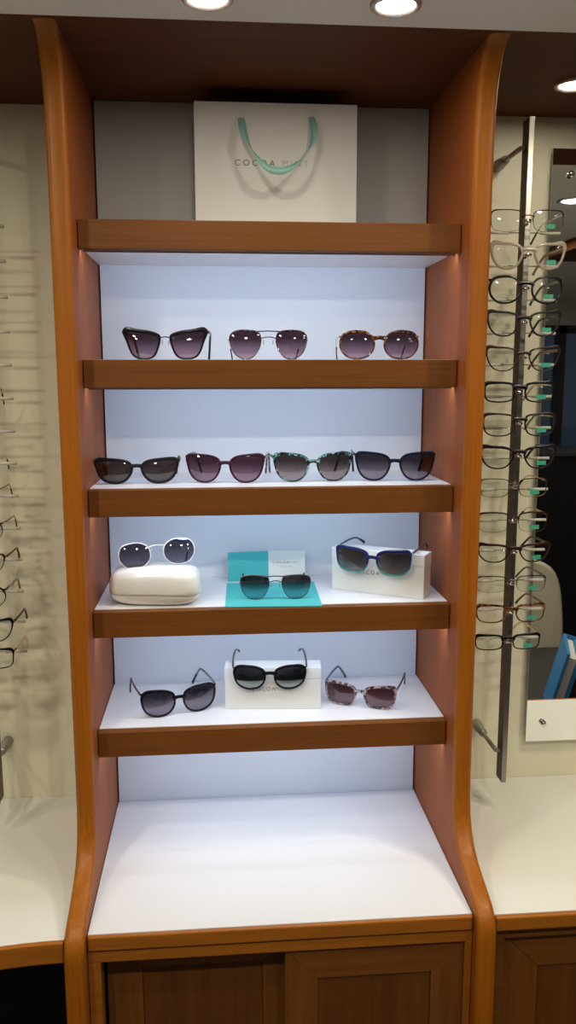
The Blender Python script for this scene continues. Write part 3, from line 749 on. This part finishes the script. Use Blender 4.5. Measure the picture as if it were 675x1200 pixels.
# rows: left x, right x, hinge height, height of front, shape, rim, brow, frame, bridge, temple material, temple th, rimless, print
RR = [
 (.711, .845, 1.178, .038, 'rect', .0010, .0016, 'darkbrown', 'metal', 'silver', .0024, 1, 0, 'dark brown half-rim eyeglasses, topmost on the right display pole'),
 (.712, .852, 1.121, .048, 'softcat', .0030, .0036, 'beige', 'plastic', 'beige', .0042, 0, 0, 'pale taupe eyeglasses, second from the top of the right pole'),
 (.711, .850, 1.063, .050, 'round', .0024, .0030, 'black', 'plastic', 'pattern', .0042, 0, 1, 'big round black eyeglasses, third from the top of the right pole'),
 (.710, .849, 1.002, .046, 'softcat', .0019, .0028, 'matblack', 'plastic', 'black', .0036, 0, 1, 'black eyeglasses with full rims, fourth from the top of the right pole'),
 (.711, .851, .939, .045, 'softcat', .0014, .0024, 'darkbrown', 'plastic', 'bronze', .0040, 0, 0, 'thin dark brown rounded eyeglasses, fifth from the top of the right pole'),
 (.709, .844, .877, .038, 'rect', .0020, .0034, 'black', 'plastic', 'gold', .0036, 0, 0, 'black rectangular eyeglasses, sixth from the top of the right pole'),
 (.709, .849, .819, .043, 'square', .0017, .0026, 'darkbrown', 'plastic', 'beige', .0040, 0, 1, 'dark brown eyeglasses with a beige temple, seventh on the right pole'),
 (.707, .853, .759, .044, 'softcat', .0020, .0036, 'purpleblack', 'plastic', 'redbrown', .0046, 0, 1, 'purple black cat-eye eyeglasses, eighth from the top of the right pole'),
 (.709, .838, .699, .035, 'rect', .0011, .0016, 'bronze', 'metal', 'gold', .0026, 0, 0, 'thin bronze metal eyeglasses, ninth from the top of the right pole'),
 (.708, .842, .635, .039, 'rect', .0012, .0028, 'redbrown', 'metal', 'gold', .0026, 1, 0, 'dark half-rim eyeglasses with gold temples, tenth on the right pole'),
 (.708, .851, .575, .037, 'softcat', .0018, .0030, 'redbrown', 'plastic', 'redbrown', .0040, 0, 1, 'red brown cat-eye eyeglasses, fourth from the bottom of the right pole'),
 (.709, .845, .513, .032, 'rect', .0009, .0016, 'gunmetal', 'metal', 'gunmetal', .0030, 1, 0, 'small gunmetal half-rim eyeglasses, third from the bottom of the right pole'),
 (.709, .847, .457, .037, 'square', .0018, .0030, 'tortred', 'plastic', 'tortred', .0040, 0, 0, 'amber tortoiseshell eyeglasses, second from the bottom of the right pole'),
 (.709, .840, .398, .031, 'rect', .0015, .0026, 'black', 'plastic', 'gold', .0030, 0, 1, 'narrow black oval eyeglasses, lowest on the right display pole'),
]
rclip = []
for (xl, xr, zh, h, shp, rim, brow, fm, brd, tmm, th, rl, pr, lab) in RR:
    T = xr - xl; hg = .84; bzz = .70
    if rim > .0013: rim *= 1.35; brow *= 1.35
    z0 = zh - hg * h
    eyewear('eyeglasses', lab, 'eyeglasses', T, h, shp, rim, brow, M[fm], L_['clear'], brd, .018, tm=M[tmm], th=th, tipm=M['darkbrown'] if th < .003 else None,
            loc=((xl + xr) / 2, -.172, z0), rot=(0, 0, 0), group=DG, sticker=1, prt=pr, hinge=hg, corner=.0042 if rim > .0013 else .0015, rimless=rl, bz=bzz, drop=.032, tl=.135, depth=.003)
    rclip.append((z0 + h * bzz, (xl + xr) / 2))
pole(.798, .069, 1.355, 'tall metal display pole for glasses on the right wall', 1, rclip)

DL = 'optical frames on the left display pole'
LL = [  # right edge, hinge height, front height ...
 (-.186, .874, .036, 'rect', .0010, .0018, 'gunmetal', 'metal', 'gunmetal', .0026, 0, 'grey metal eyeglasses, topmost of the frames at the left picture edge'),
 (-.183, .750, .040, 'round', .0010, .0016, 'silver', 'metal', 'gold', .0026, 0, 'thin silver round eyeglasses with a gold temple at the left picture edge'),
 (-.180, .694, .036, 'rect', .0010, .0016, 'gunmetal', 'metal', 'gunmetal', .0026, 1, 'grey half-rim eyeglasses, sixth from the bottom of the left pole'),
 (-.174, .634, .042, 'round', .0011, .0018, 'gunmetal', 'metal', 'black', .0026, 0, 'thin dark metal round eyeglasses, fifth from the bottom of the left pole'),
 (-.174, .572, .038, 'softcat', .0014, .0020, 'bronze', 'metal', 'redbrown', .0030, 0, 'bronze rimmed eyeglasses, fourth from the bottom of the left pole'),
 (-.175, .512, .040, 'round', .0014, .0022, 'darkbrown', 'plastic', 'tortgrey', .0036, 0, 'dark brown eyeglasses, third from the bottom of the left pole'),
 (-.166, .451, .043, 'softcat', .0020, .0036, 'black', 'plastic', 'black', .0040, 0, 'black cat-eye eyeglasses, second from the bottom of the left pole'),
 (-.167, .396, .038, 'rect', .0018, .0034, 'black', 'plastic', 'gold', .0036, 0, 'black rectangular eyeglasses with gold temples, lowest on the left pole'),
]
lclip = []
for (xr, zh, h, shp, rim, brow, fm, brd, tmm, th, rl, lab) in LL:
    xr += .012
    T = .138; z0 = zh - .84 * h
    eyewear('eyeglasses', lab, 'eyeglasses', T, h, shp, rim, brow, M[fm], L_['clear'], brd, .018, tm=M[tmm], th=th, tipm=M['darkbrown'] if th < .003 else None,
            loc=(xr - T / 2, -.172, z0), group=DL, hinge=.84, corner=.003, rimless=rl, bz=.70, drop=.032, tl=.135, depth=.003)
    lclip.append((z0 + h * .70, xr - T / 2))
pole(-.217, .069, 1.355, 'metal glasses pole with white-tipped pegs at the left picture edge', 1, lclip)

# ------------------------------------------------------------------ mirror on the right wall
mi = thing('wall_mirror', 'tall frameless wall mirror on chrome studs behind the right glasses pole', 'mirror', (1.22, .02, .085))
def pm(o): o.location = (-1.22, -.02, -.085); return o
MX0, MX1, MZ0, MZ1 = .893, 1.53, .093, 1.337
gl = pm(box('mirror_glass', MX0, MX1, .016, .021, MZ0, MZ1, [M['mirroredge'], M['mirror']], mi))
me = gl.data
for p in me.polygons: p.material_index = 1 if p.normal.y < -.9 else 0
for x in (.930, 1.499):
    for z in (.136, 1.288):
        s = MB().lathe([(.0003, -.0045), (.003, -.004), (.0062, -.0015), (.0065, .0), (.0050, .006), (.0050, .0145)], 20, (x, .0105, z), 'Y')
        s2 = MB().lathe([(.005, 0), (.005, .0135)], 16, (x, .0212, z), 'Y')
        s.add(s2.v, s2.f)
        pm(s.build('stud', M['chrome'], mi, True))

# ------------------------------------------------------------------ things behind the viewer, seen in the mirror
DT = -.215
dk = thing('desk', 'dark reception desk reflected low in the mirror', 'desk', (1.85, -1.15, FLOOR))
def pd(o): o.location = (-1.85, 1.15, -FLOOR); return o
pd(box('desk_top', 1.15, 2.6, -1.5, -.80, DT - .03, DT, M['blackdesk'], dk, .003))
for x in (1.18, 2.5): pd(box('desk_side', x, x + .06, -1.46, -.84, FLOOR + .001, DT - .031, M['darkvoid'], dk))
bn = thing('ring_binder', 'blue ring binder reflected in the mirror, leaning on the dark desk', 'binder', (1.335, -.96, DT + .0125), R_(20))
bb = MB(); A = Matrix.Rotation(R_(14), 4, 'Y')
bb.box(0, .010, 0, .22, .004, .235, A).box(.0, .045, -.004, .0, .004, .235, A).box(.036, .046, 0, .22, -.004, .228, A)
bb.build('cover', M['bluebinder'], bn)
MB().box(.012, .034, .006, .21, .012, .222, A).build('paper_stack', M['paper'], bn)
mf = thing('document_folder', 'maroon folder beside the blue binder in the mirror', 'folder', (1.387, -.95, DT + .0135), R_(20))
MB().box(0, .05, 0, .22, .003, .20, A).build('cover', M['maroon'], mf)
MB().box(.006, .044, -.0006, .2, .2002, .206, A).build('paper_stack', M['paper'], mf)
pf = box('paper_sheet', 1.50, 1.515, -1.02, -.92, DT, DT + .29, M['paper']); pf.rotation_euler = (0, 0, 0)
tag(pf, 'upright white papers right of the folders in the mirror', 'papers')
wb = thing('document_holder', 'reddish wooden document holder at the right edge of the mirror image', 'document holder', (1.61, -.97, DT + .001))
for x in (-.03, .02, .07): box('upright_board', x, x + .012, -.1, .1, 0, .30, M['brownZ'], wb)
box('base_board', -.035, .085, -.1, .1, -.0005, .01, M['brownZ'], wb)
gc = thing('display_cabinet', 'tall black cabinet reflected in the mirror', 'cabinet', (2.2, -2.75, FLOOR))
box('carcass', -.72, 1.0, -.2, .2, .08, 1.35, M['matblack'], gc, .004); box('plinth', -.70, .98, -.18, .18, .001, .0795, M['darkvoid'], gc)
box('cabinet_top', -.73, 1.0, -.21, .21, 1.3505, 1.375, M['blackdesk'], gc, .004)
chx = thing('office_chair', 'cream chair with a rounded back reflected in the mirror', 'chair', (1.47, -1.66, FLOOR), R_(20))
bk = MB(); pts = catmull([(-.19, .0), (-.20, .25), (-.15, .40), (0, .44), (.15, .40), (.20, .25), (.19, 0), (0, -.02)], 40)
n = 40; vs = [(p.x, .01 - .35 * p.x ** 2, .58 + p.y) for p in pts] + [(p.x, .06 - .35 * p.x ** 2, .58 + p.y) for p in pts]
bk.add(vs, [tuple(range(n)), tuple(range(n, 2 * n))] + [(i, (i + 1) % n, n + (i + 1) % n, n + i) for i in range(n)])
bk.build('backrest', M['creamchair'], chx, False, .008)
box('seat', -.22, .22, -.44, .0, .42, .49, M['creamchair'], chx, .03)
sp = MB(); sp.tube([(0, .03, .64), (0, .07, .5), (0, .02, .40), (0, -.2, .39)], .018, 10); sp.build('back_support', M['gunmetal'], chx, True)
MB().tube([(0, -.2, .08), (0, -.2, .42)], .025, 14).build('gas_column', M['chrome'], chx, True)
for i in range(5):
    a = 2 * PI * i / 5; e = (.27 * math.cos(a), -.2 + .27 * math.sin(a))
    lg = MB().tube([(0, -.2, .10), (e[0], e[1], .07)], .015, 8).build('leg', M['matblack'], chx, True)
    MB().lathe([(.003, -.012), (.026, -.012), (.028, 0), (.026, .012), (.003, .012)], 16, (e[0], e[1], .0285), 'Y').build('castor', M['black'], lg, True)
bm_ = box('ceiling_beam', 1.55, 3.2, -1.75, -1.2, ZT - .04, ZT - .0005, M['canopyX'])
tag(bm_, 'wooden ceiling panel reflected near the top of the mirror', 'beam')

# ------------------------------------------------------------------ world, camera, colour
w = bpy.data.worlds.new('dusk'); bpy.context.scene.world = w; w.use_nodes = True
w.node_tree.nodes['Background'].inputs[0].default_value = (.022, .030, .042, 1)
w.node_tree.nodes['Background'].inputs[1].default_value = 1.0
cam = bpy.data.cameras.new('camera'); co = bpy.data.objects.new('camera', cam); C.objects.link(co)
cam.sensor_fit = 'VERTICAL'; cam.sensor_height = 24; cam.lens = 24 * 972.1 / 1200; cam.clip_start = .02
yaw, pitch, roll = -.0828, -.1621, -.0016
cy, sy, cp, spp = math.cos(yaw), math.sin(yaw), math.cos(pitch), math.sin(pitch)
fwd = Vector((-sy * cp, cy * cp, spp)); right = Vector((cy, sy, 0)); up = right.cross(fwd)
r2 = right * math.cos(roll) + up * math.sin(roll); u2 = -right * math.sin(roll) + up * math.cos(roll)
mw = Matrix((r2, u2, -fwd)).transposed().to_4x4(); mw.translation = Vector((.2257, -1.6678, .8931))
co.matrix_world = mw
S = bpy.context.scene; S.camera = co
S.view_settings.view_transform = 'Standard'; S.view_settings.look = 'None'
S.view_settings.gamma = 1; S.view_settings.use_curve_mapping = False
S.view_settings.exposure = 0.0
S.cycles.max_bounces = 8; S.cycles.transparent_max_bounces = 24
